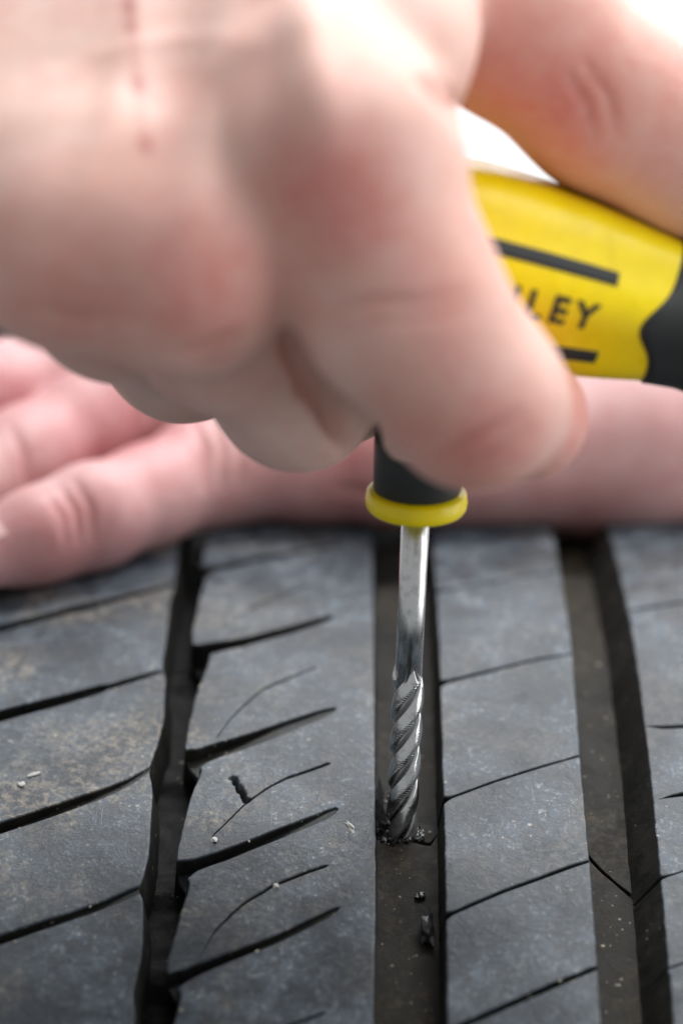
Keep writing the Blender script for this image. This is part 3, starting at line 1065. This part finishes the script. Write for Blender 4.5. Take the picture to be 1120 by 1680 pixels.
attr(hand, 'blush', blush(Pc, [(jp(545, 330, 375), 7.5, 0.9), (jp(330, 490, 377), 10, 0.7), (jp(120, 500, 380), 10, 0.6), (jp(700, 460, 380), 9, 0.5),
                               (jp(725, 560, 385), 8, 0.45), (jp(780, 730, 390), 8, 0.7), (jp(930, 690, 420), 9, 0.7), (jp(905, 150, 415), 11, 0.7),
                               (jp(1090, 120, 420), 9, 0.5), (jp(430, 680, 398), 9, 0.35), (jp(200, 590, 405), 8, 0.4)]))
line = [(206, -40), (213, 20), (220, 70), (226, 130), (232, 190), (242, 258)]
mk = np.zeros(len(Pc))
pxs = Pc[:, 0] / -Pc[:, 2] * F_PX + 560; pys = -Pc[:, 1] / -Pc[:, 2] * F_PX + 840
lx = np.interp(pys, [q[1] for q in line], [q[0] for q in line])
ok = (pys < 262) & (pys > -60) & (Pc[:, 2] > -425)
dash = 0.45 + 0.55 * np.clip(np.sin(pys / 17.0) + 0.6 * np.sin(pys / 7.3 + 1), 0, 1)
mk[ok] = (np.exp(-((pxs - lx) / 11.0) ** 2) * dash * 0.9)[ok]
attr(hand, 'mark', np.maximum(mk, 0.35 * fold))  # scratch line, plus fold shade painted as dark red

# --- left hand, lying on the tyre behind the tool
HS2 = 0.8


def T(px, py, r, lift=0.96, extra=0.0):
    """joint resting on the tread: depth where a ball of radius r touches the tyre"""
    return J(px, py, tread_hit(px, py, r * lift) + extra, r)


pin2 = [T(650, 762, 9.8), T(520, 762, 9.2), T(345, 770, 9.0), T(240, 815, 7.7), T(150, 848, 7.9), T(60, 880, 7.0), T(-25, 915, 5.6)]
dz = pin2[2][0][2]
rin2 = [J(520, 660, 562, 10.5), J(232, 650, 552, 9.9), J(150, 700, 546, 8.8), J(40, 762, 536, 8.8), J(-90, 830, 522, 7.2)]
mid2 = [J(440, 590, 575, 10.8), J(110, 612, 565, 10.2), J(-20, 662, 552, 9.0), J(-160, 740, 540, 8.5)]
ind2 = [J(420, 560, 600, 10.8), J(120, 610, 595, 9.6), J(-60, 690, 580, 9.0)]
f2 = Field((-80, -12, -650), (125, 62, -470), HS2)
fing2 = None
for c_ in (pin2, rin2, mid2, ind2):
    G = f2.chain(c_, 4.0)
    fing2 = G if fing2 is None else smin(fing2, G, 1.2)
palm2 = f2.blank()
w2 = [J(1300, 735, 560, 14), J(1300, 660, 568, 15), J(1300, 600, 580, 15), J(1300, 560, 600, 15)]
for c_, w_ in zip((pin2, rin2, mid2, ind2), w2):
    f2.cone(palm2, c_[0][0], w_[0], c_[0][1] + 0.6, w_[1], 9)
f2.cone(palm2, J(760, 745, 548, 1)[0], J(1050, 740, 552, 1)[0], 9.5, 11, 8)
f2.cone(palm2, J(1050, 730, 556, 1)[0], J(1700, 690, 575, 1)[0], 16, 22, 9)
f2.cone(palm2, J(1050, 620, 585, 1)[0], J(1700, 640, 600, 1)[0], 16, 22, 9)
body2 = smin(palm2, fing2, 3.0)
Pc2, Q2 = surface_nets(body2, f2.lo, HS2)
Pc2 = relax(Pc2, Q2, 2)
Pc2, fold2 = creases(Pc2, Q2, [([(318, 690), (338, 735), (335, 800)], 7, 0.8), ([(345, 685), (368, 735), (362, 800)], 7, 0.7), ([(375, 695), (395, 740), (390, 790)], 7, 0.5),
                               ([(100, 800), (126, 838), (132, 890)], 7, 0.7), ([(122, 790), (148, 830), (152, 885)], 7, 0.6), ([(80, 812), (104, 848), (110, 900)], 6, 0.4),
                               ([(205, 590), (226, 640), (218, 700)], 7, 0.7), ([(232, 588), (254, 635), (248, 690)], 7, 0.6),
                               ([(560, 800), (640, 815), (720, 805)], 10, 0.6), ([(20, 700), (40, 745), (44, 790)], 7, 0.5)], -700)
hand2 = link_mesh('hand', to_world(Pc2), Q2, M_SKIN2)
tag(hand2, 'pink left hand lying flat across the tyre tread behind the tool', 'hand')
attr(hand2, 'blush', blush(Pc2, [(jp(360, 720, 512), 7, 0.8), (jp(200, 690, 530), 9, 0.7), (jp(140, 845, 500), 10, 0.85), (jp(10, 640, 540), 9, 0.6),
                                 (jp(260, 640, 530), 7, 0.7), (jp(0, 910, 490), 8, 0.6), (jp(480, 800, 520), 10, 0.35), (jp(600, 760, 530), 9, 0.4)]))
attr(hand2, 'mark', 0.4 * fold2)  # shade of the finger folds put into the skin colour

# fingernail of the little finger
tip, pre = pin2[-1][0], pin2[-2][0]
ax_ = tip - pre; ax_ /= np.linalg.norm(ax_)
upv = np.array([-0.35, 0.75, 0.55]); upv -= ax_ * (upv @ ax_); upv /= np.linalg.norm(upv)
sdv = np.cross(ax_, upv)
G = []
for i, t in enumerate(np.linspace(-0.3, 1.05, 12)):
    c0 = pre + (tip - pre) * t
    r = 7.0 + (5.6 - 7.0) * t + 0.25
    hw = 0.75 * math.sqrt(max(0.02, 1 - max(0, (-t - 0.02) / 0.28) ** 2)) if t < 0 else 0.75
    G.append([c0 + r * (math.cos(a) * upv + math.sin(a) * sdv) for a in np.linspace(-hw, hw, 10)])
G = to_world(np.array(G).reshape(-1, 3))
link_mesh('fingernail', G, grid_faces(12, 10), M_NAIL, hand2)

# ------------------------------------------------------------------ dark cloth at the left edge
cl = []
c0, c1 = at(-420, 470, 640), at(45, 520, 632)
cx, cy, cd = frame_axis(c1 - c0)
tq = np.linspace(0, 2 * np.pi, 48, endpoint=False)
for i, q in enumerate(np.linspace(0, 1.0, 24)):
    r = 7.5 + 7 * (1 - q) + 0.5 * np.sin(q * 21)
    if q > 0.93: r *= 1 - ((q - 0.93) / 0.07) ** 2 * 0.5
    rr = r * (1 + 0.06 * np.sin(5 * tq + q * 9))
    cl.append(c0 + (c1 - c0) * q + np.outer(rr * np.cos(tq), cx) + np.outer(rr * np.sin(tq), cy))
fcs = grid_faces(24, 48, 0, True) + [tuple(range(48))[::-1], tuple(range(23 * 48, 24 * 48))]
o = link_mesh('sleeve', np.concatenate(cl), fcs, M_CLOTH)
tag(o, 'dark navy cloth peeking out between the two hands at the left edge', 'sleeve')


# ------------------------------------------------------------------ crumbs, flakes and grit
def lump(name, p, size, nrm, mat, seed, label, cat, group=None, squash=(1, 1, 0.6), yaw_=0.0):
    bm = bmesh.new()
    bmesh.ops.create_icosphere(bm, subdivisions=2, radius=1.0)
    r = np.random.default_rng(seed)
    k = r.normal(size=(6, 3)) * 2.4; phs = r.uniform(0, 6.28, 6)
    v = np.array([q.co[:] for q in bm.verts])
    amp = 1 + 0.22 * np.sin(v @ k.T + phs).sum(1) / 1.6
    v = v * (amp * r.uniform(0.78, 1.2, len(v)))[:, None] * np.array(squash) * size
    f = [[q.index for q in g.verts] for g in bm.faces]
    bm.free()
    c, s = math.cos(yaw_), math.sin(yaw_)
    v = v @ np.array([[c, s, 0], [-s, c, 0], [0, 0, 1]])
    z = nrm / np.linalg.norm(nrm); xx = np.array([1.0, 0, 0]); xx -= z * (xx @ z); xx /= np.linalg.norm(xx)
    yy = np.cross(z, xx)
    o = link_mesh(name, p + v[:, :1] * xx + v[:, 1:2] * yy + v[:, 2:] * z, f, mat, None, False)
    tag(o, label, cat, group)
    return o


def surf(px, py, off):
    p = at(px, py, tread_hit(px, py, off))
    q = p - AXIS; q[0] = 0
    return p, q / np.linalg.norm(q)


M_CRUMB = plain_mat('rubber_crumb', (0.016, 0.017, 0.019), 0.3, bump=0.0006, bscale=700)
p, n = surf(700, 1526, -GROOVE + 0.7); lump('rubber_crumb', p, 1.35, n, M_CRUMB, 11, 'larger black rubber crumb lying in the drilled groove', 'crumb', None, (0.85, 2.0, 0.8))
p, n = surf(688, 1470, -GROOVE + 0.3); lump('rubber_crumb', p, 0.62, n, M_CRUMB, 12, 'tiny round black crumb in the drilled groove above the larger one', 'crumb', None, (1, 1, 0.8))
for (x_, y_, sz, sd, sq, lab) in ((574, 1356, 0.75, 21, (0.6, 1.5, 0.5), 'largest white chip stuck on the centre rib near the rasp hole'),
                                  (352, 1378, 0.45, 22, (1, 1.1, 0.7), 'small cream grain at the lower end of the curved sipe'),
                                  (453, 1453, 0.48, 23, (1, 1, 0.7), 'small cream grain wedged in the lower curved sipe'),
                                  (56, 1270, 0.65, 24, (1.7, 0.6, 0.12), 'pale smear-like flake on the left shoulder block'),
                                  (37, 1286, 0.5, 25, (1, 0.9, 0.12), 'round pale flake at the far left shoulder block')):
    p, n = surf(x_, y_, 0.02)
    lump('white_chip', p, sz, n, M_CHIP, sd, lab, 'chip', 'pale chips on the tread', sq, 0.5 if sd in (21, 24) else 0)


M_GRIT = plain_mat('road_grit', (0.34, 0.31, 0.25), 0.9, var=0.5, bscale=120)


def shard(pts, th_, off, label, mat=M_DARK):
    """torn rubber flake: pixel outline standing on the groove floor"""
    top = [at(x_, y_, tread_hit(x_, y_, o_)) for (x_, y_, o_) in pts]
    top = np.array(top)
    nn = at(660, 1300, 400) - at(660, 1300, 401); 
    bot = top - nn * th_
    m = len(top)
    F = [tuple(range(m)), tuple(range(m, 2 * m))[::-1]] + [(i, m + i, m + (i + 1) % m, (i + 1) % m) for i in range(m)]
    o = link_mesh('rubber_flake', np.concatenate([top, bot]), F, mat, None, False)
    tag(o, label, 'rubber flake')
    return o


shard([(613, 1268, -0.4), (622, 1275, -1.0), (630, 1300, -2.2), (629, 1322, -3), (634, 1345, -4), (641, 1362, -5), (650, 1372, -5.4),
       (640, 1379, -5.4), (628, 1368, -5), (618, 1345, -3.4), (616, 1310, -1.5)], 1.2, 0, 'torn black rubber flap on the rib edge left of the rasp')


def scatter(name, items, mat, label, cat):
    """many tiny angular grains as one mass: items = (point, normal, size)"""
    bm = bmesh.new(); bmesh.ops.create_icosphere(bm, subdivisions=1, radius=1.0)
    v0 = np.array([q.co[:] for q in bm.verts]); f0 = [[q.index for q in g.verts] for g in bm.faces]; bm.free()
    V, F = [], []
    for (p, n, sz) in items:
        v = v0 * rng.uniform(0.5, 1.25, (len(v0), 1)) * sz * rng.uniform(0.45, 1.5, 3)
        z = n; xx = np.array([1.0, 0, 0]); xx -= z * (xx @ z); xx /= np.linalg.norm(xx); yy = np.cross(z, xx)
        a = rng.uniform(0, 6.28); c, s2 = math.cos(a), math.sin(a)
        v = v @ np.array([[c, s2, 0], [-s2, c, 0], [0, 0, 1]])
        F += [[i + len(V) * len(v0) for i in g] for g in f0]
        V.append(p + v[:, :1] * xx + v[:, 1:2] * yy + v[:, 2:] * z * 0.6)
    o = link_mesh(name, np.concatenate(V), F, mat, None, False)
    return tag(o, label, cat, None, 'stuff')


it = []
for j in range(170):
    a_ = rng.uniform(0, 2 * np.pi); rr_ = abs(rng.normal(1.0, 0.28))
    rx = 657 + 30 * rr_ * math.cos(a_); ry = 1366 + 13 * rr_ * math.sin(a_)
    if rx < 618 or rx > 722: continue
    p, n = surf(rx, ry, -GROOVE + rng.uniform(0.0, 0.5)); it.append((p, n, rng.uniform(0.12, 0.55)))
for j in range(70):
    rx, ry = rng.uniform(618, 650), rng.uniform(1300, 1385)
    p, n = surf(rx, ry, -GROOVE + rng.uniform(0.0, 1.6)); it.append((p, n, rng.uniform(0.10, 0.45)))
scatter('rubber_shavings', it, M_CRUMB, 'ring of black rubber shavings heaped round the rasp tip', 'shavings')
it = []
for j in range(420):
    rx, ry = rng.uniform(-60, 1180), rng.uniform(960, 1720)
    u_, v_ = uv(rx, ry)
    if any(lo_(v_) - 0.2 < u_ < hi_(v_) + 0.2 for lo_, hi_ in ((R_shoulder, L_rib1), (ruR, L_rib2), (R_rib2, L_rib3))): continue
    p, n = surf(rx, ry, -0.02)
    it.append((p - n * (0.5 * max(abs(u_) - 30, 0) ** 2 / CROWN), n, 0.05 + 0.11 * rng.uniform() ** 3 * 2))
for j in range(150):
    lo_, hi_ = ((ruR, L_rib2), (R_rib2, L_rib3))[j % 2]
    v_ = rng.uniform(-50, 60); u_ = rng.uniform(lo_(v_) + 0.5, hi_(v_) - (0.8 if j % 2 == 0 else 4.5))
    q = on_tyre(u_, v_, -GROOVE); n = q - AXIS; n[0] = 0; n /= np.linalg.norm(n)
    it.append((q, n, 0.05 + 0.22 * rng.uniform() ** 3))
scatter('grit', it, M_GRIT, 'fine pale road grit strewn over the tyre tread', 'grit')
